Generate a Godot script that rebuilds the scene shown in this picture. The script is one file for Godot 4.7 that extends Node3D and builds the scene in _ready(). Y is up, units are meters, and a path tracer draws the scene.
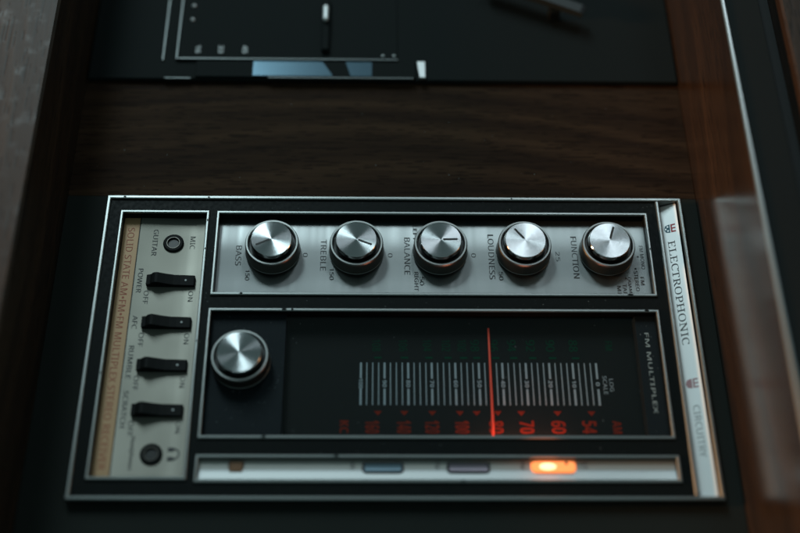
extends Node3D

const MM := 0.001
var mats := {}
var sans: Font
var sans_bold: Font
var serif: Font
var rng := RandomNumberGenerator.new()

# ------------------------------------------------------------------ set-up
func _ready() -> void:
	rng.seed = 7
	set_camera()
	set_light()
	sans = face("Droid Sans", 400)
	sans_bold = face("Droid Sans", 700)
	serif = face("Droid Serif", 400)
	make_materials()
	build_cabinet()
	build_receiver()
	build_record_changer()


func set_camera() -> void:
	var cam := Camera3D.new()
	cam.name = "camera"
	var look := CameraAttributesPhysical.new()
	look.frustum_focal_length = 78.8
	look.frustum_focus_distance = 0.606
	look.exposure_aperture = 3.7
	cam.attributes = look
	cam.near = 0.02
	cam.far = 30.0
	cam.fov = 25.0424
	cam.transform = Transform3D(Basis(Vector3(0.999805, 0.018808, 0.005973), Vector3(-0.004499, 0.511958, -0.858998), Vector3(-0.019214, 0.858804, 0.511943)).orthonormalized(), Vector3(-0.009372, 0.515, 0.267413))
	add_child(cam)


func set_light() -> void:
	var env := Environment.new()
	env.background_mode = Environment.BG_COLOR
	env.background_color = Color(0.088, 0.138, 0.138).linear_to_srgb()
	env.tonemap_mode = Environment.TONE_MAPPER_LINEAR
	env.tonemap_exposure = 1.0
	env.sdfgi_enabled = true
	env.ssao_enabled = true
	env.ssil_enabled = true
	var around := WorldEnvironment.new()
	around.name = "environment"
	around.environment = env
	add_child(around)
	window_light("window_light", Vector3(-0.68, 1.68, -1.88), Vector2(0.38, 1.10), 2.6, Color(0.87, 0.98, 1.0))
	window_light("second_window_light", Vector3(0.52, 1.95, -1.70), Vector2(0.30, 0.80), 0.5, Color(0.90, 0.97, 1.0))
	# a warm room lamp to the left: it grazes over the left wall and strikes the right one
	window_light("room_lamp_light", Vector3(-1.75, 0.43, -0.02), Vector2(0.22, 0.22), 3.2, Color(1.0, 0.74, 0.50))


func window_light(called: String, at: Vector3, size: Vector2, energy: float, tint: Color) -> void:
	var l := AreaLight3D.new()
	l.name = called
	l.area_size = size
	l.light_energy = energy
	l.light_color = tint
	l.area_range = 12.0
	l.shadow_enabled = true
	l.look_at_from_position(at, Vector3(0, 0, 0), Vector3.UP)
	add_child(l)


func face(called: String, weight: int) -> Font:
	var f := SystemFont.new()
	f.font_names = PackedStringArray([called])
	f.font_weight = weight
	return f


# ------------------------------------------------------------------ materials
func mat(key: String, albedo: Color, rough: float, metal := 0.0) -> StandardMaterial3D:
	var m := StandardMaterial3D.new()
	m.resource_name = key
	m.albedo_color = albedo.linear_to_srgb()
	m.roughness = rough
	m.metallic = metal
	mats[key] = m
	return m


func noise_tex(freq: float, seed_: int, lo: float, hi: float, size := 512, octaves := 4) -> NoiseTexture2D:
	var n := FastNoiseLite.new()
	n.seed = seed_
	n.frequency = freq
	n.fractal_octaves = octaves
	var t := NoiseTexture2D.new()
	t.width = size
	t.height = size
	t.seamless = true
	t.noise = n
	var g := Gradient.new()
	g.set_color(0, Color(lo, lo, lo))
	g.set_color(1, Color(hi, hi, hi))
	t.color_ramp = g
	return t


func streak_tex(seed_: int, lo: float, hi: float, across: float, along: float, size := 512) -> ImageTexture:
	# streaks that run along v: quick change over u, slow change over v
	var n := FastNoiseLite.new()
	n.seed = seed_
	n.frequency = 1.0
	n.fractal_octaves = 3
	var im := Image.create(size, size, false, Image.FORMAT_RGB8)
	for y in size:
		for x in size:
			var v: float = clampf(0.5 + 0.9 * n.get_noise_2d(x * across, y * along), 0, 1)
			v = lo + (hi - lo) * v
			im.set_pixel(x, y, Color(v, v, v))
	return ImageTexture.create_from_image(im)


func wood_tex(seed_: int, dark: Color, mid: Color, pale: Color, size := 896) -> ImageTexture:
	# grain runs along v
	var a := FastNoiseLite.new()
	a.seed = seed_
	a.frequency = 1.0
	a.fractal_octaves = 4
	var b := FastNoiseLite.new()
	b.seed = seed_ + 5
	b.frequency = 1.0
	b.fractal_octaves = 2
	var im := Image.create(size, size, false, Image.FORMAT_RGB8)
	for y in size:
		for x in size:
			var u := float(x) / size
			var v := float(y) / size
			var warp: float = 0.05 * b.get_noise_2d(u * 3.0, v * 1.3)
			var band: float = 0.5 + 0.75 * a.get_noise_2d((u + warp) * 44.0, v * 1.2 + 9.0)
			var fine: float = a.get_noise_2d(u * 330.0, v * 9.0 + 40.0)
			var pore: float = a.get_noise_2d(u * 640.0, v * 26.0 + 80.0)
			var t: float = clampf(band + 0.28 * fine, 0, 1)
			var c := dark.lerp(mid, smoothstep(0.0, 0.55, t)).lerp(pale, smoothstep(0.5, 1.0, t))
			if pore > 0.22:
				c = c.lerp(dark * 0.6, clampf((pore - 0.22) * 4.0, 0, 0.75))
			im.set_pixel(x, y, c.linear_to_srgb())
	return ImageTexture.create_from_image(im)


func wood(key: String, tex: Texture2D, scale_: float, rough: float, coat: float, coat_rough: float) -> StandardMaterial3D:
	var m := mat(key, Color(1, 1, 1), rough)
	m.albedo_texture = tex
	m.uv1_scale = Vector3(scale_, scale_, scale_)
	m.uv1_offset = Vector3(0.5, 0.62, 0)
	m.heightmap_enabled = true
	m.heightmap_texture = tex
	m.heightmap_scale = 0.012
	if coat > 0:
		m.clearcoat_enabled = true
		m.clearcoat = coat
		m.clearcoat_roughness = coat_rough
	return m


func bumpy(m: StandardMaterial3D, t: Texture2D, tile: float, depth: float) -> void:
	m.uv1_triplanar = true
	m.uv1_world_triplanar = true
	m.uv1_scale = Vector3.ONE / tile
	m.heightmap_enabled = true
	m.heightmap_texture = t
	m.heightmap_scale = depth


func glow(m: StandardMaterial3D, c: Color, energy: float) -> void:
	m.emission_enabled = true
	m.emission = c.linear_to_srgb()
	m.emission_energy_multiplier = energy


func make_materials() -> void:
	var grit := noise_tex(0.06, 3, 0.0, 1.0)
	var smudge := noise_tex(0.012, 11, 0.55, 1.0)
	var m := mat("black_plastic", Color(0.006, 0.008, 0.008), 0.55)
	m.metallic_specular = 0.17
	bumpy(m, grit, 0.02, 0.0012)
	m.roughness_texture = smudge
	m = mat("textured_black", Color(0.007, 0.012, 0.015), 0.6)
	m.metallic_specular = 0.25
	bumpy(m, grit, 0.008, 0.006)
	m = mat("chassis_black", Color(0.008, 0.009, 0.009), 0.7)
	m = mat("chrome", Color(0.31, 0.325, 0.32), 0.32, 1.0)
	bumpy(m, grit, 0.05, 0.0002)
	m = mat("polished_rim", Color(0.26, 0.27, 0.265), 0.36, 1.0)
	# brushed sheet: u runs across the brush lines
	m = mat("brushed_sheet", Color(0.255, 0.265, 0.265), 0.42, 0.95)
	m.roughness_texture = streak_tex(21, 0.75, 1.15, 0.55, 0.012)
	m.heightmap_enabled = true
	m.heightmap_texture = streak_tex(23, 0.0, 1.0, 0.7, 0.01)
	m.heightmap_scale = 0.0002
	m.anisotropy_enabled = true
	m.anisotropy = 0.82
	m = mat("lip_sheet", Color(0.24, 0.25, 0.25), 0.42, 0.95)
	m.anisotropy_enabled = true
	m.anisotropy = 0.82
	m = mat("satin_sheet", Color(0.175, 0.168, 0.145), 0.5, 0.8)
	m.roughness_texture = noise_tex(0.02, 31, 0.75, 1.1)
	m.anisotropy_enabled = true
	m.anisotropy = 0.85
	m = mat("strip_sheet", Color(0.40, 0.40, 0.375), 0.42, 0.45)
	m = mat("dust_grey", Color(0.20, 0.22, 0.22), 0.9)
	m = mat("tan_band", Color(0.45, 0.27, 0.135), 0.5, 0.1)
	m = mat("name_sheet", Color(0.90, 0.91, 0.91), 0.45, 0.3)
	m.roughness_texture = noise_tex(0.02, 37, 0.8, 1.1)
	m = mat("spun_cap", Color(0.41, 0.42, 0.43), 0.20, 1.0)
	m.anisotropy_enabled = true
	m.anisotropy = 0.97
	m.heightmap_enabled = true
	m.heightmap_texture = streak_tex(41, 0.0, 1.0, 0.6, 0.01, 256)
	m.heightmap_scale = 0.0005
	m.roughness_texture = noise_tex(0.02, 43, 0.8, 1.45)
	m = mat("cap_bevel", Color(0.55, 0.55, 0.55), 0.12, 1.0)
	m = mat("knob_skirt", Color(0.12, 0.112, 0.10), 0.36, 0.85)
	m = mat("knob_groove", Color(0.006, 0.006, 0.006), 0.4)
	m = mat("pointer_black", Color(0.012, 0.012, 0.012), 0.6)
	m = mat("switch_black", Color(0.006, 0.007, 0.007), 0.6)
	m.metallic_specular = 0.25
	bumpy(m, grit, 0.012, 0.002)
	m = mat("white_dot", Color(0.5, 0.52, 0.52), 0.6)
	m = mat("ink_black", Color(0.05, 0.05, 0.053), 0.6)
	m = mat("ink_grey", Color(0.33, 0.34, 0.34), 0.6)
	m = mat("ink_orange", Color(0.32, 0.07, 0.03), 0.6)
	m = mat("ink_red", Color(0.48, 0.04, 0.05), 0.6)
	m = mat("ink_faded_red", Color(0.48, 0.26, 0.28), 0.6)
	m = mat("ink_blue", Color(0.02, 0.12, 0.17), 0.6)
	m = mat("ink_white", Color(0.30, 0.36, 0.36), 0.6)
	m = mat("print_white", Color(0.30, 0.375, 0.41), 0.9)
	m = mat("print_green", Color(0.001, 0.050, 0.024), 0.9)
	m.metallic_specular = 0.08
	m = mat("print_red", Color(0.20, 0.022, 0.010), 0.9)
	m.metallic_specular = 0.08
	m = mat("dial_black", Color(0.006, 0.008, 0.008), 0.6)
	m.metallic_specular = 0.2
	bumpy(m, grit, 0.04, 0.002)
	m = mat("needle_red", Color(0.82, 0.075, 0.03), 0.6)
	m = mat("dial_glass", Color(1, 1, 1), 0.02)
	m.transparency = BaseMaterial3D.TRANSPARENCY_ALPHA
	m.albedo_color = Color(0.12, 0.16, 0.16, 0.03)
	m.metallic_specular = 0.25
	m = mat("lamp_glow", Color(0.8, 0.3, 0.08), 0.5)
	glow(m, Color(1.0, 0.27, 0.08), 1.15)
	m = mat("dial_lamp_glow", Color(0.8, 0.3, 0.15), 0.5)
	glow(m, Color(1.0, 0.30, 0.16), 28.0)
	m = mat("bulb_glow", Color(1, 0.7, 0.45), 0.4)
	glow(m, Color(1.0, 0.62, 0.33), 1.7)
	m = mat("lens_blue", Color(0.16, 0.23, 0.28), 0.3, 0.7)
	m = mat("lens_mauve", Color(0.24, 0.21, 0.25), 0.3, 0.7)
	m = mat("lens_amber", Color(0.20, 0.10, 0.05), 0.3, 0.2)
	m = mat("rubber_grey", Color(0.013, 0.015, 0.015), 0.8)
	m.metallic_specular = 0.25
	bumpy(m, grit, 0.01, 0.004)
	m = mat("bright_trim", Color(0.6, 0.62, 0.62), 0.3, 1.0)
	m = mat("gloss_black", Color(0.010, 0.013, 0.013), 0.75)
	m.metallic_specular = 0.2
	m = mat("dull_trim", Color(0.11, 0.12, 0.12), 0.42, 1.0)
	m = mat("arm_grey", Color(0.012, 0.020, 0.024), 0.6)
	m = mat("steel_blue", Color(0.055, 0.09, 0.115), 0.25, 1.0)  # blue of a mirrored window put into the metal colour
	m = mat("board_black", Color(0.017, 0.020, 0.018), 0.7)
	m.metallic_specular = 0.2
	bumpy(m, grit, 0.02, 0.002)
	var walnut := wood_tex(51, Color(0.020, 0.0115, 0.0078), Color(0.033, 0.0185, 0.011), Color(0.050, 0.028, 0.016))
	wood("deck_wood", walnut, 1.42, 0.6, 0.0, 0.3)
	mats["deck_wood"].metallic_specular = 0.12
	wood("wall_wood", walnut, 1.42, 0.24, 1.0, 0.24)
	mats["wall_wood"].metallic_specular = 1.0
	wood("rim_wood", walnut, 1.42, 0.5, 0.0, 0.3)
	mats["rim_wood"].heightmap_scale = 0.14
	mats["rim_wood"].metallic_specular = 0.36
	mats["rim_wood"].roughness_texture = noise_tex(0.09, 71, 0.6, 1.6)


# ------------------------------------------------------------------ nodes
func thing(called: String, label: String, category: String, at: Vector3) -> Node3D:
	var o := Node3D.new()
	o.name = called
	o.position = at
	o.set_meta("label", label)
	o.set_meta("category", category)
	add_child(o, true)
	return o


func put(called: String, mesh: Mesh, m: String, parent: Node3D, at := Vector3.ZERO) -> MeshInstance3D:
	var o := MeshInstance3D.new()
	o.name = called
	o.mesh = mesh
	o.material_override = mats[m]
	o.position = at
	parent.add_child(o, true)
	return o


func branch(called: String, parent: Node3D, at := Vector3.ZERO) -> Node3D:
	var o := Node3D.new()
	o.name = called
	o.position = at
	parent.add_child(o, true)
	return o


# ------------------------------------------------------------------ shapes
func begin() -> SurfaceTool:
	var st := SurfaceTool.new()
	st.begin(Mesh.PRIMITIVE_TRIANGLES)
	return st


# a flat polygon whose front looks along `out`; uv from the two given axes
func poly(st: SurfaceTool, pts: Array, out: Vector3, ua := Vector3.RIGHT, va := Vector3.BACK) -> void:
	var p := pts.duplicate()
	var n: Vector3 = (p[1] - p[0]).cross(p[2] - p[0])
	if n.length() < 1e-14:
		n = (p[2] - p[0]).cross(p[p.size() - 1] - p[0])
	if n.dot(out) > 0:
		p.reverse()
	n = n.normalized() * (1.0 if n.dot(out) > 0 else -1.0)
	var u := ua
	var v := va
	if absf(n.dot(ua)) > 0.9:
		u = Vector3.UP
	elif absf(n.dot(va)) > 0.9:
		v = Vector3.UP
	for i in range(1, p.size() - 1):
		for k in [0, i, i + 1]:
			st.set_normal(n)
			var q: Vector3 = p[k]
			st.set_uv(Vector2(q.dot(u), q.dot(v)))
			st.add_vertex(q)


func bevel_box(st: SurfaceTool, lo: Vector3, hi: Vector3, b: float, ua := Vector3.RIGHT, va := Vector3.BACK) -> void:
	var c := (lo + hi) / 2.0
	var h := (hi - lo) / 2.0
	var ax := [Vector3(1, 0, 0), Vector3(0, 1, 0), Vector3(0, 0, 1)]
	for a in 3:
		var e: int = (a + 1) % 3
		var d: int = (a + 2) % 3
		for s in [-1.0, 1.0]:
			var f: Vector3 = c + ax[a] * h[a] * s
			var pe: Vector3 = ax[e] * (h[e] - b)
			var pd: Vector3 = ax[d] * (h[d] - b)
			poly(st, [f - pe - pd, f + pe - pd, f + pe + pd, f - pe + pd], ax[a] * s, ua, va)
			if b > 0:
				for s2 in [-1.0, 1.0]:
					var al: Vector3 = ax[d] * (h[d] - b)
					var p1: Vector3 = c + ax[a] * s * h[a] + ax[e] * s2 * (h[e] - b)
					var p2: Vector3 = c + ax[a] * s * (h[a] - b) + ax[e] * s2 * h[e]
					poly(st, [p1 - al, p1 + al, p2 + al, p2 - al], ax[a] * s + ax[e] * s2, ua, va)
	if b > 0:
		for sx in [-1.0, 1.0]:
			for sy in [-1.0, 1.0]:
				for sz in [-1.0, 1.0]:
					poly(st, [c + Vector3(sx * h.x, sy * (h.y - b), sz * (h.z - b)), c + Vector3(sx * (h.x - b), sy * h.y, sz * (h.z - b)), c + Vector3(sx * (h.x - b), sy * (h.y - b), sz * h.z)], Vector3(sx, sy, sz), ua, va)


func box(x0: float, x1: float, y0: float, y1: float, z0: float, z1: float, b := 0.0, ua := Vector3.RIGHT, va := Vector3.BACK) -> Mesh:
	var st := begin()
	bevel_box(st, Vector3(x0, y0, z0) * MM, Vector3(x1, y1, z1) * MM, b * MM, ua, va)
	return st.commit()


# profile points (r, y) in mm; flat along the profile, smooth around; u grows along the profile, v around
func lathe(profile: Array, seg := 64) -> Mesh:
	var st := begin()
	lathe_into(st, profile, seg)
	return st.commit()


func lathe_into(st: SurfaceTool, profile: Array, seg := 64) -> void:
	var run := 0.0
	for i in profile.size() - 1:
		var a: Vector2 = profile[i] * MM
		var b: Vector2 = profile[i + 1] * MM
		var d := b - a
		var nr := Vector2(-d.y, d.x).normalized() * -1.0
		# profile is drawn from the centre of the top outwards and down: outside is (dy, -dr) turned
		nr = Vector2(-d.y, d.x).normalized()
		var u0 := run * 30.0
		run += d.length()
		var u1 := run * 30.0
		for k in seg:
			var t0 := TAU * k / seg
			var t1 := TAU * (k + 1) / seg
			var v0 := float(k) / seg
			var v1 := float(k + 1) / seg
			var q := [[a, t0, u0, v0], [b, t0, u1, v0], [b, t1, u1, v1], [a, t1, u0, v1]]
			for id in [0, 1, 2, 0, 2, 3]:
				var e = q[id]
				var r: Vector2 = e[0]
				var t: float = e[1]
				st.set_normal(Vector3(cos(t) * nr.x, nr.y, sin(t) * nr.x))
				st.set_uv(Vector2(e[2], e[3]))
				st.add_vertex(Vector3(cos(t) * r.x, r.y, sin(t) * r.x))


# a rectangular ring: profile points (offset outwards, height) swept round the rectangle with mitred corners
func ring(x0: float, x1: float, z0: float, z1: float, profile: Array) -> Mesh:
	var st := begin()
	var sgn := [Vector2(-1, -1), Vector2(1, -1), Vector2(1, 1), Vector2(-1, 1)]
	for i in profile.size() - 1:
		var a: Vector2 = profile[i]
		var b: Vector2 = profile[i + 1]
		var n2 := Vector2(-(b.y - a.y), b.x - a.x).normalized()
		for k in 4:
			var s: Vector2 = sgn[k]
			var t: Vector2 = sgn[(k + 1) % 4]
			var c0 := Vector2(x0 if s.x < 0 else x1, z0 if s.y < 0 else z1)
			var c1 := Vector2(x0 if t.x < 0 else x1, z0 if t.y < 0 else z1)
			var side := (s + t) / 2.0
			var out := Vector3(side.x * n2.x, n2.y, side.y * n2.x)
			var P := func(c: Vector2, g: Vector2, o: Vector2) -> Vector3: return Vector3(c.x + g.x * o.x, o.y, c.y + g.y * o.x) * MM
			poly(st, [P.call(c0, s, a), P.call(c1, t, a), P.call(c1, t, b), P.call(c0, s, b)], out)
	return st.commit()


func trim(x0: float, x1: float, z0: float, z1: float, w: float, low: float, high: float) -> Mesh:
	var h := w / 2.0
	var c := minf(0.45, h * 0.5)
	return ring(x0, x1, z0, z1, [Vector2(-h, low), Vector2(-h, high - c), Vector2(-h + c, high), Vector2(h - c, high), Vector2(h, high - c), Vector2(h, low)])


# a sheet with rectangular openings; holes are [x0, x1, z0, z1, floor]
func pierced(x0: float, x1: float, z0: float, z1: float, top: float, low: float, holes: Array) -> Mesh:
	var st := begin()
	var xs := [x0, x1]
	var zs := [z0, z1]
	for h in holes:
		xs.append_array([h[0], h[1]])
		zs.append_array([h[2], h[3]])
	xs.sort()
	zs.sort()
	for i in xs.size() - 1:
		for k in zs.size() - 1:
			if xs[i + 1] - xs[i] < 0.001 or zs[k + 1] - zs[k] < 0.001:
				continue
			var mx: float = (xs[i] + xs[i + 1]) / 2.0
			var mz: float = (zs[k] + zs[k + 1]) / 2.0
			var open := false
			for h in holes:
				open = open or (mx > h[0] and mx < h[1] and mz > h[2] and mz < h[3])
			if not open:
				for y in [top, low]:
					poly(st, [Vector3(xs[i], y, zs[k]) * MM, Vector3(xs[i + 1], y, zs[k]) * MM, Vector3(xs[i + 1], y, zs[k + 1]) * MM, Vector3(xs[i], y, zs[k + 1]) * MM], Vector3.UP if y == top else Vector3.DOWN)
	var walls := holes.duplicate()
	walls.append([x0, x1, z0, z1, low])
	for w in walls:
		var s := -1.0 if w == walls[-1] else 1.0
		for e in [[w[0], w[2], w[1], w[2], Vector3(0, 0, 1)], [w[0], w[3], w[1], w[3], Vector3(0, 0, -1)], [w[0], w[2], w[0], w[3], Vector3(1, 0, 0)], [w[1], w[2], w[1], w[3], Vector3(-1, 0, 0)]]:
			poly(st, [Vector3(e[0], top, e[1]) * MM, Vector3(e[2], top, e[3]) * MM, Vector3(e[2], w[4], e[3]) * MM, Vector3(e[0], w[4], e[1]) * MM], e[4] * s)
	return st.commit()


# outline (Array of Vector2 in the x-z plane, mm) raised from low to high with a small chamfer
func slab(outline: Array, low: float, high: float, chamfer := 0.0) -> Mesh:
	var st := begin()
	var c := Vector2.ZERO
	for p in outline:
		c += p
	c /= outline.size()
	var top := []
	var edge := []
	var foot := []
	for p in outline:
		var q: Vector2 = p + (c - p).normalized() * chamfer
		top.append(Vector3(q.x, high, q.y) * MM)
		edge.append(Vector3(p.x, high - chamfer, p.y) * MM)
		foot.append(Vector3(p.x, low, p.y) * MM)
	poly(st, top, Vector3.UP)
	for i in outline.size():
		var k: int = (i + 1) % outline.size()
		var m: Vector2 = (outline[i] + outline[k]) / 2.0 - c
		var out := Vector3(m.x, 0, m.y)
		poly(st, [edge[i], edge[k], foot[k], foot[i]], out)
		if chamfer > 0:
			poly(st, [top[i], top[k], edge[k], edge[i]], out + Vector3.UP)
	return st.commit()


func pill(x0: float, x1: float, z0: float, z1: float, r: float, steps := 5) -> Array:
	var o := []
	for q in [[x1 - r, z1 - r, 0.0], [x0 + r, z1 - r, 90.0], [x0 + r, z0 + r, 180.0], [x1 - r, z0 + r, 270.0]]:
		for k in steps + 1:
			var a := deg_to_rad(q[2] + 90.0 * k / steps)
			o.append(Vector2(q[0] + r * cos(a), q[1] + r * sin(a)))
	return o


# a thin sheet bent along its profile (x, y); u runs along z, v along the profile
func bent(profile: Array, z0: float, z1: float, along_x := false) -> Mesh:
	var st := begin()
	var normals := []
	for i in profile.size():
		var d: Vector2 = profile[mini(i + 1, profile.size() - 1)] - profile[maxi(i - 1, 0)]
		normals.append(Vector2(-d.y, d.x).normalized())
	for i in profile.size() - 1:
		for e in [0.0, -1.0]:
			var q := []
			for k in [[i, z0], [i + 1, z0], [i + 1, z1], [i, z1]]:
				var p: Vector2 = profile[k[0]] + Vector2(0, e)
				var n: Vector2 = normals[k[0]] * (1.0 if e == 0.0 else -1.0)
				if along_x:
					q.append([Vector3(k[1], p.y, p.x) * MM, Vector3(0, n.y, n.x), Vector2(k[1], p.x) * MM])
				else:
					q.append([Vector3(p.x, p.y, k[1]) * MM, Vector3(n.x, n.y, 0), Vector2(k[1], p.x) * MM])
			for id in ([0, 1, 2, 0, 2, 3] if (e == 0.0) != along_x else [0, 2, 1, 0, 3, 2]):
				st.set_normal(q[id][1])
				st.set_uv(q[id][2])
				st.add_vertex(q[id][0])
	return st.commit()


func bent_tube(round_: Array, x0: float, x1: float) -> Mesh:
	var st := begin()
	for i in round_.size() - 1:
		var a: Vector2 = round_[i]
		var b: Vector2 = round_[i + 1]
		poly(st, [Vector3(x0, a.y, a.x) * MM, Vector3(x1, a.y, a.x) * MM, Vector3(x1, b.y, b.x) * MM, Vector3(x0, b.y, b.x) * MM], Vector3(0, a.y + b.y, a.x + b.x))
		for x in [x0, x1]:
			poly(st, [Vector3(x, 0, 0), Vector3(x, a.y, a.x) * MM, Vector3(x, b.y, b.x) * MM].map(func(v: Vector3) -> Vector3: return Vector3(x * MM, v.y, v.z)), Vector3(-1 if x == x0 else 1, 0, 0))
	return st.commit()


# side outline (x, y) pushed out from z0 to z1
func extrude(side: Array, z0: float, z1: float) -> Mesh:
	var st := begin()
	var c := Vector2.ZERO
	for p in side:
		c += p
	c /= side.size()
	for i in side.size():
		var a: Vector2 = side[i]
		var b: Vector2 = side[(i + 1) % side.size()]
		var n := Vector2(b.y - a.y, a.x - b.x)
		if n.dot((a + b) / 2.0 - c) < 0:
			n = -n
		poly(st, [Vector3(a.x, a.y, z0) * MM, Vector3(b.x, b.y, z0) * MM, Vector3(b.x, b.y, z1) * MM, Vector3(a.x, a.y, z1) * MM], Vector3(n.x, n.y, 0))
		for z in [z0, z1]:
			poly(st, [Vector3(c.x, c.y, z) * MM, Vector3(a.x, a.y, z) * MM, Vector3(b.x, b.y, z) * MM], Vector3(0, 0, -1 if z == z0 else 1))
	return st.commit()


# printing that reads towards the front of the cabinet: letter tops point to +x
func lettering(parent: Node3D, text: String, xc: float, z0: float, z1: float, tall: float, y: float, m: String, font: Font, called := "lettering") -> void:
	var t := TextMesh.new()
	t.text = text
	t.font = font
	t.font_size = 48
	t.pixel_size = 0.001
	t.curve_step = 1.5
	t.depth = 0.001
	var box_ := t.get_aabb()
	var sx := (z1 - z0) * MM / box_.size.x
	var sy := tall * MM / box_.size.y
	var o := MeshInstance3D.new()
	o.name = called
	o.mesh = t
	o.material_override = mats[m]
	var b := Basis(Vector3(0, 0, sx), Vector3(sy, 0, 0), Vector3(0, 0.06, 0))
	var mid := box_.get_center()
	o.transform = Transform3D(b, Vector3(xc, y + 0.035, (z0 + z1) / 2.0) * MM - b * Vector3(mid.x, mid.y, 0))
	parent.add_child(o, true)


# ------------------------------------------------------------------ the cabinet
func build_cabinet() -> void:
	var c := thing("console_cabinet", "dark walnut console cabinet well with glossy side walls around the receiver", "cabinet", Vector3(0, -0.06, 0))
	var up := Vector3(0, 0.06, 0)
	# grain of the cross board runs across the cabinet, so u follows z and v follows x
	var cross := pierced(-169.8, 157.3, -420, -84, -4, -16, [[-124, 146, -330, -166, -16]])
	put("deck_board", swapped_uv(cross), "deck_wood", c, up)
	put("mounting_board", pierced(-169.8, 157.3, -83.8, 260, -4, -16, [[-142, 142, -75, 76.5, -16]]), "board_black", c, up)
	put("side_wall", box(-290, -170, -60, 60, -420, 260, 1.2, Vector3.RIGHT, Vector3.BACK), "rim_wood", c, up)
	put("side_wall", box(157.5, 164.5, -60, 83, -420, 260, 0.4, Vector3.RIGHT, Vector3.BACK), "wall_wood", c, up)
	put("metal_trim", box(156.6, 158.6, 83.0, 85.0, -420, 260, 0.5), "bright_trim", c, up)
	put("rubber_gasket", box(158.8, 175, 83.2, 84.2, -420, 260, 0.3), "rubber_grey", c, up)
	put("groove_floor", box(164.7, 184, -60, 74, -420, 260, 0.0), "chassis_black", c, up)
	put("outer_board", box(184.2, 300, -60, 88, -420, 260, 1.0, Vector3.RIGHT, Vector3.BACK), "rim_wood", c, up)


func swapped_uv(m: Mesh) -> Mesh:
	var a := m.surface_get_arrays(0)
	var uv: PackedVector2Array = a[Mesh.ARRAY_TEX_UV]
	for i in uv.size():
		uv[i] = Vector2(uv[i].y + 0.085, uv[i].x - 0.08)
	a[Mesh.ARRAY_TEX_UV] = uv
	var n := ArrayMesh.new()
	n.add_surface_from_arrays(Mesh.PRIMITIVE_TRIANGLES, a)
	return n


# ------------------------------------------------------------------ the receiver
func build_receiver() -> void:
	var r := thing("stereo_receiver", "black and silver stereo receiver panel with five knobs, switches and red tuning needle", "receiver", Vector3(0, -0.030, 0))
	var up := Vector3(0, 0.030, 0)
	var holes := [[-138.7, -96.5, -70.4, 71.4, -12], [-89.7, 127.8, -70.2, -24.1, -12], [-89.9, 127.5, -13.6, 51.4, -4], [-90.0, 128.0, 62.4, 72.6, -12], [136.2, 146.0, -79.2, 80.8, -6.0]]
	put("chassis", box(-140, 140, -30, -12.2, -74, 75.5, 0.5), "chassis_black", r, up)
	put("faceplate", pierced(-147, 147, -80, 81.5, 0, -4, holes), "black_plastic", r, up)
	put("outer_trim", trim(-147, 147, -80, 81.5, 1.9, -3.9, 1.3), "chrome", r, up)
	for f in [[-139.5, -95.7, -71.2, 72.2], [-90.5, 128.6, -71.0, -23.3], [-90.7, 128.3, -14.4, 52.2], [-90.8, 128.8, 61.6, 73.4]]:
		put("trim_frame", trim(f[0], f[1], f[2], f[3], 1.5, -2.0, 1.2), "chrome", r, up)
	put("trim_bar", box(134.4, 136.1, -0.2, 1.3, -79.0, 80.5, 0.45), "chrome", r, up)
	# chips in the plating of the frames
	for q in [[-54.5, -14.4, 2.6], [-50.5, -14.4, 1.4], [123.0, -14.4, 2.4], [-61.0, 52.2, 2.2], [-27.5, 61.6, 2.4], [-76.0, -23.3, 1.5], [116.0, -23.3, 3.2], [-139.0, -80.0, 1.6], [-96.0, -80.0, 1.2], [60.0, -80.0, 1.0], [30.0, 73.4, 1.6]]:
		var h: float = q[2] / 2.0
		put("chip", slab([Vector2(-h, 0.1), Vector2(-h * 0.4, -0.38), Vector2(h * 0.5, -0.3), Vector2(h, 0.15), Vector2(h * 0.3, 0.5), Vector2(-h * 0.5, 0.42)], 1.0, 1.34), "black_plastic", r, up + Vector3(q[0], 0, q[1]) * MM)
	for q in [[-95.7, -66.0, 1.8], [-95.7, -49.0, 1.4], [-95.7, 3.0, 1.2], [128.6, -50.0, 1.2], [-139.5, 20.0, 1.5]]:
		var h: float = q[2] / 2.0
		put("chip", slab([Vector2(0.1, -h), Vector2(0.45, h * 0.2), Vector2(0.1, h), Vector2(-0.35, h * 0.3)], 1.0, 1.24), "black_plastic", r, up + Vector3(q[0], 0, q[1]) * MM)
	build_dust(r, up)
	build_switch_plate(r, up)
	build_knob_plate(r, up)
	build_dial(r, up)
	build_lamp_strip(r, up)
	build_name_strip(r, up)


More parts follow.
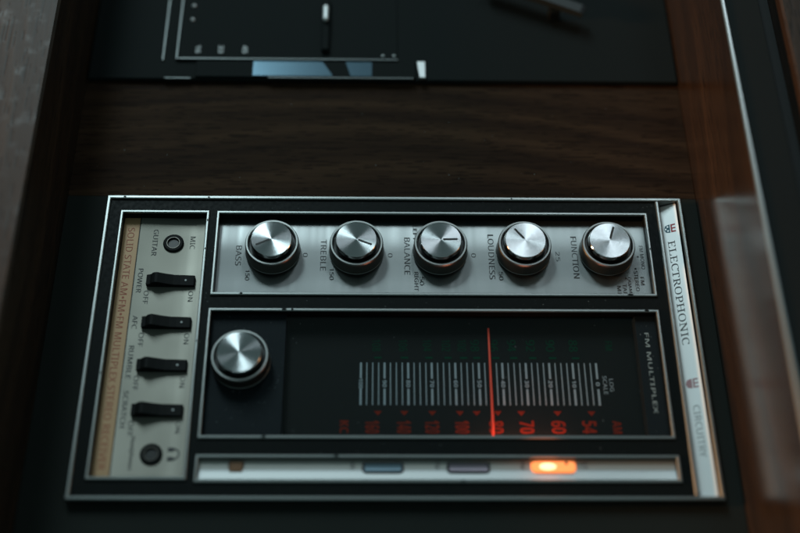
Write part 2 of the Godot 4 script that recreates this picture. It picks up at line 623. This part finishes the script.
# lint and dust lying on the plates: specks no one could count
func build_dust(r: Node3D, up: Vector3) -> void:
	var st := begin()
	for a in [[-89.0, -54.0, -13.0, 45.0, -2.9, 130], [-146.0, 134.0, -79.0, -72.5, 0.03, 60], [-94.5, -91.8, -70.0, 72.0, 0.03, 25], [-90.0, 128.0, -22.0, -15.8, 0.03, 50], [-90.0, 128.0, 54.0, 60.5, 0.03, 45], [118.0, 127.0, -12.0, 50.0, -2.9, 25], [-52.0, 116.0, -12.0, 50.0, -2.15, 70], [-160.0, 150.0, -150.0, -86.0, -3.95, 120]]:
		for n in a[5]:
			var c := Vector3(rng.randf_range(a[0], a[1]), a[4], rng.randf_range(a[2], a[3]))
			var size := 0.06 + 0.16 * pow(rng.randf(), 3.0)
			var turn := rng.randf() * TAU
			var long := 1.0 + 2.0 * pow(rng.randf(), 4.0)
			var u := Vector3(cos(turn), 0, sin(turn)) * size * long
			var v := Vector3(-sin(turn), 0, cos(turn)) * size
			poly(st, [(c - u) * MM, (c + v) * MM, (c + u) * MM, (c - v * 0.8) * MM], Vector3.UP)
	var d := put("dust", st.commit(), "dust_grey", r, up)
	d.set_meta("kind", "stuff")


func build_switch_plate(r: Node3D, up: Vector3) -> void:
	var p := put("switch_plate", bent([Vector2(-130.2, -4.1), Vector2(-120.0, -4.4), Vector2(-110.0, -4.65), Vector2(-105.5, -4.7), Vector2(-103.5, -4.67), Vector2(-101.5, -4.57), Vector2(-99.5, -4.42), Vector2(-96.0, -4.1)], -71.5, 72.3), "satin_sheet", r, up)
	put("tan_band", box(-139.6, -130.8, -5.7, -4.4, -71.5, 72.3, 0.1), "tan_band", p)
	put("divider", box(-130.75, -130.25, -5.7, -4.35, -71.5, 72.3, 0.0), "pointer_black", p)
	lettering(p, "SOLID STATE AM•FM•FM MULTIPLEX STEREO RECEIVER", -134.8, -64.5, 66.4, 3.4, -4.4, "ink_orange", sans)
	for t in [["GUITAR", -122.1, -63.4, -47.8, 2.5], ["MIC", -103.1, -59.5, -52.0, 2.6], ["POWER", -127.5, -40.1, -26.3, 2.4], ["AFC", -127.5, -13.4, -6.2, 2.4], ["RUMBLE", -127.5, 3.1, 20.7, 2.4], ["SCRATCH", -127.5, 26.9, 45.7, 2.4], ["Headphones", -121.9, 50.1, 66.4, 2.6]]:
		lettering(p, t[0], t[1], t[2], t[3], t[4], -4.12 if t[1] < -126 else (-4.28 if t[1] < -110 else -4.63), "ink_black", sans)
	for z in [-28.6, -5.1, 18.0, 41.2]:
		lettering(p, "OFF", -123.6, z + 1.1, z + 8.6, 2.4, -4.26, "ink_black", sans)
		lettering(p, "ON", -101.6, z + 1.2, z + 7.0, 2.4, -4.55, "ink_black", sans)
	# headphone mark: a bow with two cups
	var st := begin()
	for k in 10:
		var a0 := deg_to_rad(-90.0 + 18.0 * k)
		var a1 := deg_to_rad(-90.0 + 18.0 * (k + 1))
		var q := []
		for e in [[a0, 2.9], [a1, 2.9], [a1, 2.2], [a0, 2.2]]:
			q.append(Vector3(-102.6 + e[1] * cos(e[0]), -4.43, 58.6 + e[1] * sin(e[0])) * MM)
		poly(st, q, Vector3.UP)
	for s in [-1.0, 1.0]:
		var z: float = 58.6 + 2.3 * s
		poly(st, [Vector3(-105.2, -4.42, z - 0.9) * MM, Vector3(-102.5, -4.42, z - 0.9) * MM, Vector3(-102.5, -4.42, z + 0.9) * MM, Vector3(-105.2, -4.42, z + 0.9) * MM], Vector3.UP)
	put("headphone_mark", st.commit(), "ink_black", p)
	for z in [-55.2, 58.8]:
		var j := put("jack_socket", lathe([Vector2(2.7, -4.6), Vector2(2.7, -3.9), Vector2(3.0, -3.5), Vector2(4.6, -3.5), Vector2(5.2, -4.0), Vector2(5.2, -4.8)], 40), "switch_black", r, up + Vector3(-112.7, 0, z) * MM)
		put("contact_ring", lathe([Vector2(2.95, -3.6), Vector2(3.05, -3.42), Vector2(3.35, -3.42), Vector2(3.45, -3.55)], 40), "knob_skirt" if z < 0 else "knob_skirt", j)
		put("socket_floor", lathe([Vector2(0.0, -4.45), Vector2(2.72, -4.45)], 24), "knob_groove", j)
	for z in [-32.6, -9.0, 14.1, 37.4]:
		var side := [Vector2(-123.8, -4.6), Vector2(-123.8, -1.9), Vector2(-121.8, -1.5), Vector2(-120.6, -0.1), Vector2(-119.2, 0.7), Vector2(-118.0, 0.6), Vector2(-114.5, -0.7), Vector2(-110.5, -1.9), Vector2(-107.0, -2.5), Vector2(-100.4, -2.6), Vector2(-100.0, -2.9), Vector2(-100.0, -4.8)]
		var s := put("rocker_switch", extrude(side, z - 2.8, z + 2.8), "switch_black", r, up)
		put("white_dot", lathe([Vector2(0, -2.35), Vector2(0.5, -2.35), Vector2(0.55, -2.6)], 16), "white_dot", s, Vector3(-104.4, 0, z) * MM)


func make_knob(called: String, r: Node3D, at: Vector3, low: float, turn: float, pointer: bool, rim: float, cap: float) -> void:
	# heights in mm above the faceplate; low is where the skirt meets its plate
	var k := branch(called, r, at)
	k.rotation.y = turn
	put("skirt", lathe([Vector2(rim, 5.2), Vector2(rim + 0.15, 4.8), Vector2(rim + 0.45, low + 2.0), Vector2(rim + 0.3, low + 1.9), Vector2(rim - 0.6, low + 1.0), Vector2(rim - 1.2, low)], 72), "knob_skirt", k)
	put("rim_ring", lathe([Vector2(rim - 1.7, 4.6), Vector2(rim - 1.45, 5.5), Vector2(rim - 1.1, 5.85), Vector2(rim - 0.35, 5.85), Vector2(rim, 5.2)], 72), "polished_rim", k)
	put("foot_ring", lathe([Vector2(rim + 0.4, low + 2.1), Vector2(rim + 0.6, low + 1.95), Vector2(rim + 0.4, low + 1.75)], 72), "polished_rim", k)
	put("groove", lathe([Vector2(cap - 0.2, 3.6), Vector2(rim - 1.7, 3.6), Vector2(rim - 1.7, 4.6)], 72), "knob_groove", k)
	put("cap_bevel", lathe([Vector2(cap - 0.15, 9.0), Vector2(cap + 0.1, 8.7), Vector2(cap + 0.55, 7.4), Vector2(cap + 0.55, 3.6)], 72), "cap_bevel", k)
	put("cap", lathe([Vector2(0.02, 9.0), Vector2(2.0, 9.0), Vector2(4.0, 9.0), Vector2(6.0, 9.0), Vector2(8.0, 9.0), Vector2(cap - 0.15, 9.0)], 96), "spun_cap", k)
	if pointer:
		put("pointer", slab([Vector2(1.2, -0.55), Vector2(cap - 2.0, -0.55), Vector2(cap - 1.6, 0.0), Vector2(cap - 2.0, 0.55), Vector2(1.2, 0.55), Vector2(0.9, 0.0)], 8.9, 9.06), "pointer_black", k)


func build_knob_plate(r: Node3D, up: Vector3) -> void:
	var p := put("knob_plate", bent([Vector2(-72.0, -4.75), Vector2(-66.0, -4.42), Vector2(-60.0, -4.12), Vector2(-56.5, -3.99), Vector2(-53.5, -3.95), Vector2(-50.5, -3.96), Vector2(-44.0, -4.06), Vector2(-38.0, -4.12), Vector2(-32.0, -4.1), Vector2(-22.5, -3.95)], -92.0, 130.0, true), "brushed_sheet", r, up)
	var y := -3.96
	for t in [["BASS", -79.3, -53.8, -42.2, 2.9], ["150", -74.2, -39.7, -33.6, 2.1], ["0", -45.6, -49.7, -47.3, 2.3],
			["TREBLE", -36.5, -57.7, -39.5, 2.9], ["150", -32.1, -40.9, -34.0, 2.1], ["0", -2.7, -49.7, -47.3, 2.3],
			["BALANCE", 5.9, -59.1, -37.4, 2.9], ["LEFT", 10.0, -67.1, -57.4, 2.0], ["RIGHT", 10.4, -38.8, -27.8, 2.0], ["50", 13.1, -36.1, -31.1, 2.1], ["0", 39.6, -49.9, -47.5, 2.3],
			["LOUDNESS", 48.6, -61.2, -34.8, 2.9], ["50", 53.0, -39.2, -34.2, 2.1], ["25", 82.4, -51.1, -45.4, 2.1],
			["FUNCTION", 91.1, -60.2, -35.6, 2.9], ["FM MONO", 125.3, -54.8, -41.1, 1.9], ["•", 123.2, -48.8, -47.8, 1.0], ["FM", 124.0, -36.4, -31.8, 1.9], ["STEREO", 121.2, -39.9, -28.3, 1.9], ["•", 121.3, -41.8, -40.8, 1.0],
			["QUAM", 117.3, -36.4, -27.2, 1.9], ["TAPE", 114.7, -32.4, -23.8, 1.9], ["•", 115.9, -36.1, -35.1, 1.0], ["MI", 111.8, -31.2, -26.6, 1.9]]:
		lettering(p, t[0], t[1], t[2], t[3], t[4], y, "ink_black", sans)
	# the pointers stand at the angles that the photograph shows (0 = towards +x, turning up the panel)
	var turns := [205.0, -22.0, 2.0, 128.0, 72.0]
	for i in 5:
		make_knob("control_knob", r, up + Vector3(-61.9 + 42.2 * i, 0, -50.0) * MM, -4.0, deg_to_rad(turns[i]), true, 13.3, 10.1)


func build_dial(r: Node3D, up: Vector3) -> void:
	var y := -9.0
	var d := put("dial_face", box(-92, 130, -10.5, y, -15.5, 53.5, 0.0), "dial_black", r, up)
	var fat_long := box(-0.5, 0.5, y, y + 0.08, -5.1, 5.1)
	var fat := box(-0.5, 0.5, y, y + 0.08, -4.25, 4.25)
	var thin := box(-0.25, 0.25, y, y + 0.08, -11.2, 11.2)
	fat_long = fat
	for i in 41:
		var x := -16.9 + 2.857 * i
		if i % 4 == 0:
			put("tick_mark", fat_long, "print_white", d, Vector3(x, 0, 9.4 + 4.25) * MM)
			put("tick_mark", fat, "print_white", d, Vector3(x, 0, 31.8 - 4.25) * MM)
			var n := str(100 - int(i / 4.0) * 10)
			var half := 1.9 if n.length() == 2 else (2.6 if n.length() == 3 else 1.0)
			lettering(d, n, x, 20.6 - half, 20.6 + half, 1.9, y, "print_white", sans_bold, "numeral")
		else:
			put("tick_mark", thin, "print_white", d, Vector3(x, 0, 20.6) * MM)
	lettering(d, "LOG", 104.0, 17.8, 24.4, 1.9, y, "print_white", sans)
	lettering(d, "SCALE", 100.9, 16.2, 26.0, 1.9, y, "print_white", sans)
	var red_mark := slab([Vector2(-1.9, -1.0), Vector2(1.9, -1.0), Vector2(0.0, 1.3)], y, y + 0.08)
	for x in [-8.6, 3.9, 17.2, 30.3, 38.3, 48.3, 59.5, 76.8, 93.0]:
		put("scale_mark", red_mark, "print_red", d, Vector3(x, 0, 35.9) * MM)
	var red := {"KC": -24.5, "160": -11.3, "140": 3.7, "120": 17.1, "100": 31.2, "80": 47.3, "70": 61.8, "60": 76.7, "54": 91.4, "AM": 104.6}
	for k in red:
		lettering(d, k, red[k], 39.8, 46.3, 4.2 if k in ["KC", "AM"] else 6.8, y, "print_red", sans_bold, "numeral")
	var green_mark := box(-1.8, 1.8, y, y + 0.08, -0.45, 0.45)
	var greens := [-8.7, 4.3, 16.1, 25.4, 33.1, 39.5, 48.7, 57.5, 66.8, 76.5, 87.8]
	for i in 11:
		put("scale_mark", green_mark, "print_green", d, Vector3(greens[i], 0, 6.7) * MM)
		lettering(d, str(108 - 2 * i), greens[i] - 0.8, -3.2, 3.2, 4.2, y, "print_green", sans, "numeral")
	lettering(d, "FM", 104.5, -2.6, 2.4, 3.4, y, "print_green", sans, "numeral")
	put("tuning_needle", box(-0.52, 0.52, -8.0, -7.4, -9.0, 52.5, 0.15), "needle_red", r, up + Vector3(45.6, 0, 0) * MM)
	# the lamp that stands under the front lip of the dial and lights the scale from the edge
	var tube := []
	for k in 9:
		var a := TAU * k / 8.0
		tube.append(Vector2(1.1 * cos(a), 1.1 * sin(a)))
	var bulb := put("dial_lamp", bent_tube(tube, 38.0, 82.0), "dial_lamp_glow", r, up + Vector3(0, -5.2, 54.0) * MM)
	var l := OmniLight3D.new()
	l.name = "dial_lamp_light"
	l.light_color = Color(1.0, 0.33, 0.2)
	l.light_energy = 0.00004
	l.light_size = 0.001
	l.omni_range = 3.0
	l.omni_attenuation = 2.0
	l.shadow_enabled = true
	l.position = up + Vector3(58, -5.6, 54.4) * MM
	r.add_child(l)
	var k := put("tuning_plate", box(-90.4, -53.4, -9.0, -3.0, -14.0, 51.9, 0.2), "textured_black", r, up)
	make_knob("tuning_knob", r, up + Vector3(-74.0, 0, 12.9) * MM, -3.0, 0.0, false, 13.6, 10.5)
	k.set_meta("label", "dark speckled plate behind the tuning knob")
	var m := put("multiplex_plate", box(117.3, 128.0, -9.0, -3.0, -14.0, 51.9, 0.2), "textured_black", r, up)
	lettering(m, "FM MULTIPLEX", 122.4, -4.2, 38.5, 2.0, -3.0, "ink_white", sans)
	put("dial_glass", box(-53.2, 117.1, -2.9, -2.2, -13.6, 51.4, 0.0), "dial_glass", r, up)


func build_lamp_strip(r: Node3D, up: Vector3) -> void:
	var cut := [[-15.6, 3.2, 63.4, 66.8, -4.4], [23.0, 42.6, 63.4, 66.8, -4.4], [61.3, 82.2, 63.0, 66.8, -4.4], [-76.6, -69.4, 62.9, 66.8, -4.4]]
	var p := put("lamp_strip", pierced(-91.5, 129.5, 61.0, 67.0, -1.8, -2.8, cut), "strip_sheet", r, up)
	put("strip_lip", bent([Vector2(67.0, -1.8), Vector2(67.5, -1.76), Vector2(68.2, -1.65), Vector2(69.2, -1.46), Vector2(70.4, -1.22), Vector2(71.6, -0.97), Vector2(72.6, -0.76)], -91.5, 129.5, true), "lip_sheet", p)
	for t in [["AM", -20.0], ["FM", 18.6], ["FM", 57.6], ["ST", 86.1]]:
		lettering(p, t[0], t[1], 63.2, 66.8, 2.2, -1.8, "ink_black", sans)
	var n := 0
	for c in cut:
		var w := branch("indicator_window", r, up)
		var st := begin()
		bevel_box(st, Vector3(c[0] - 0.5, -5.2, c[2] - 0.5) * MM, Vector3(c[1] + 0.5, -4.2, c[3] + 0.5) * MM, 0.0)
		put("pocket_floor", st.commit(), "knob_groove" if n != 2 else "lamp_glow", w).name = "pocket_floor" if n != 2 else "lamp_reflector"
		if n < 2:
			put("lens", slab(pill(c[0] - 0.2, c[1] + 0.2, c[2] + 0.2, c[3] + 2.3, 2.2), -4.2, -1.15, 0.2), "knob_groove", w)
			var arch := []
			for k in 9:
				var a := PI * (1.0 - k / 8.0)
				arch.append(Vector2((c[2] + c[3] + 2.6) / 2.0 + 1.75 * cos(a), -0.75 - 0.38 * sin(a)))
			put("lens_dome", bent(arch, c[0] + 1.1, c[1] - 1.1, true), "lens_blue" if n == 0 else "lens_mauve", w)
		elif n == 3:
			put("lens", slab(pill(c[0] + 0.5, c[1] - 0.5, c[2] + 0.2, c[3] + 1.6, 0.5), -4.2, -1.2, 0.3), "lens_amber", w)
		else:
			put("lamp_lens", slab(pill(c[0] + 0.2, c[1] - 0.2, c[2] + 0.2, c[3] + 1.9, 2.0, 8), -4.2, -0.5, 0.8), "lamp_glow", w)
			var b := put("lamp_bulb", lathe([Vector2(0.0, 1.0), Vector2(0.7, 0.85), Vector2(1.3, 0.4), Vector2(1.6, 0.0), Vector2(1.3, -0.4), Vector2(0.0, -1.0)], 24), "bulb_glow", w, Vector3(69.0, -0.7, 66.0) * MM)
			b.scale = Vector3(3.0, 0.5, 1.35)
			var l := OmniLight3D.new()
			l.name = "indicator_lamp_light"
			l.light_color = Color(1.0, 0.5, 0.25)
			l.light_energy = 0.00012
			l.light_size = 0.001
			l.omni_range = 3.0
			l.omni_attenuation = 2.0
			l.shadow_enabled = true
			l.position = b.position + Vector3(0, 0.002, 0)
			w.add_child(l)
			put("lamp_post", box(76.9, 78.2, -0.6, -0.3, 63.6, 65.0, 0.1), "lens_amber", w)
		n += 1


func build_name_strip(r: Node3D, up: Vector3) -> void:
	# a sheet that leans towards the knobs; x here runs across the sheet, from its middle
	var p := put("name_strip", slab([Vector2(-4.35, -78.6), Vector2(4.35, -78.6), Vector2(4.35, 80.4), Vector2(-4.35, 80.4)], -0.6, 0.0), "name_sheet", r, up + Vector3(141.3, -2.3, 0) * MM)
	p.rotation.z = deg_to_rad(26.0)
	lettering(p, "ELECTROPHONIC", -0.3, -57.0, 2.4, 3.6, 0.0, "ink_black", serif)
	lettering(p, "CIRCUITRY", 0.3, 34.6, 60.6, 3.1, 0.0, "ink_grey", sans)
	# crest: a blue shield under a red crown
	for e in [["ink_blue", "ink_red", -64.4], ["ink_faded_red", "ink_faded_red", 23.2]]:
		var c := put("crest", slab([Vector2(-3.2, e[2]), Vector2(-2.3, e[2] - 2.0), Vector2(-0.1, e[2] - 2.5), Vector2(-0.1, e[2] + 2.5), Vector2(-2.3, e[2] + 2.0)], 0.0, 0.06), e[0], p)
		var st := begin()
		for k in 3:
			var z: float = e[2] - 2.0 + 2.0 * k
			bevel_box(st, Vector3(1.1, 0.0, z - 0.4) * MM, Vector3(2.8, 0.06, z + 0.4) * MM, 0.0)
		bevel_box(st, Vector3(0.3, 0.0, e[2] - 2.4) * MM, Vector3(1.1, 0.06, e[2] + 2.4) * MM, 0.0)
		c.set_meta("label", "small shield under a three-pointed crown")
		var cr := put("crown", st.commit(), e[1], p)
		cr.set_meta("label", "small three-pointed crown")
		if e[0] == "ink_blue":
			var dot := slab([Vector2(-0.42, -0.42), Vector2(0.42, -0.42), Vector2(0.42, 0.42), Vector2(-0.42, 0.42)], 0.0, 0.09)
			for q in [[-0.8, 0.0], [0.3, 1.2], [0.3, -1.2]]:
				put("crest_mark", dot, "name_sheet", p, Vector3(-1.5 + q[0], 0, e[2] + q[1]) * MM)


# ------------------------------------------------------------------ the record changer behind
func build_record_changer() -> void:
	var t := thing("record_changer", "black record changer deck with chrome edging and white lever behind the receiver", "turntable", Vector3(0, -0.030, -0.25))
	var up := Vector3(0, 0.030, 0.25)
	put("base_plate", box(-169, 157, -3.9, -1.0, -335, -159.5, 0.8), "gloss_black", t, up)
	put("motor_pan", box(-118, 140, -30, -3.9, -326, -170, 0.5), "chassis_black", t, up)
	put("edge_trim", box(-129.4, -128.0, -3.8, -0.2, -335, -172.0, 0.4), "dull_trim", t, up)
	put("edge_trim", box(-127.0, -112.0, -3.8, -0.4, -160.6, -159.4, 0.4), "dull_trim", t, up)
	put("control_plate", box(-120.5, 1.5, -1.0, -0.2, -334, -173.6, 0.2), "gloss_black", t, up)
	put("control_trim", box(-121.6, -120.4, -1.0, 0.8, -334, -172.4, 0.3), "dull_trim", t, up)
	put("control_trim", box(-120.3, 2.0, -1.0, 0.8, -173.6, -172.4, 0.3), "dull_trim", t, up)
	put("front_bar", box(-110, 11.5, -1.0, 0.2, -171.8, -160.6, 0.3), "gloss_black", t, up)
	put("window_reflection_piece", slab([Vector2(-78.5, -171.2), Vector2(-40.0, -171.2), Vector2(-34.0, -161.2), Vector2(-78.5, -161.2)], 0.2, 0.6, 0.1), "steel_blue", t, up)  # both pieces: window reflection in the bar, given as blue colour and slanted shape
	put("window_reflection_piece", slab([Vector2(-27.4, -171.2), Vector2(-12.6, -171.2), Vector2(-12.6, -161.2), Vector2(-24.5, -161.2)], 0.2, 0.6, 0.1), "steel_blue", t, up)
	put("bar_trim", box(-70, 10.5, -1.0, 0.7, -160.5, -159.4, 0.3), "dull_trim", t, up)
	put("end_piece", slab([Vector2(12.2, -171.8), Vector2(16.8, -171.8), Vector2(16.8, -160.0), Vector2(13.6, -160.0)], -1.0, 1.2, 0.4), "bright_trim", t, up)
	for e in [["16", -109.7], ["33", -97.0], ["45", -83.6]]:
		lettering(t, e[0], e[1], 250 - 183.2 - 250, 250 - 177.6 - 250, 2.9, -0.2, "white_dot", sans_bold, "numeral")
	for n in t.get_children():
		if n.name.begins_with("numeral"):
			n.position += up
	for z in [-202.0, -212.5]:
		put("rivet", lathe([Vector2(0.0, 0.7), Vector2(0.9, 0.4), Vector2(1.2, -0.2)], 20), "bright_trim", t, up + Vector3(-114.6, 0, z) * MM)
	var lv := put("reject_lever", box(-41.0, -36.6, -0.2, 3.0, -216, -178, 0.8), "gloss_black", t, up)
	put("lever_tip", box(-40.4, -37.6, 3.0, 6.0, -209, -198, 0.8), "name_sheet", lv)
	for x in [-6.0, 0.2]:
		put("screw", lathe([Vector2(0.0, 0.9), Vector2(0.8, 0.6), Vector2(1.0, -0.2)], 16), "bright_trim", t, up + Vector3(x * 1.0 - 0.5, 0, -176.0) * MM)
	# tone arm lying over the platter side
	var arm := extrude([Vector2(0, 0), Vector2(0, 3), Vector2(2, 4), Vector2(60, 5), Vector2(60, 0)], -3.0, 3.0)
	var a := put("tone_arm", arm, "arm_grey", t, up + Vector3(107, 6.0, -203) * MM)
	a.rotation.y = deg_to_rad(156.0)
	put("arm_rest", box(88, 94, -1.0, 6.2, -210, -204, 0.4), "gloss_black", t, up)
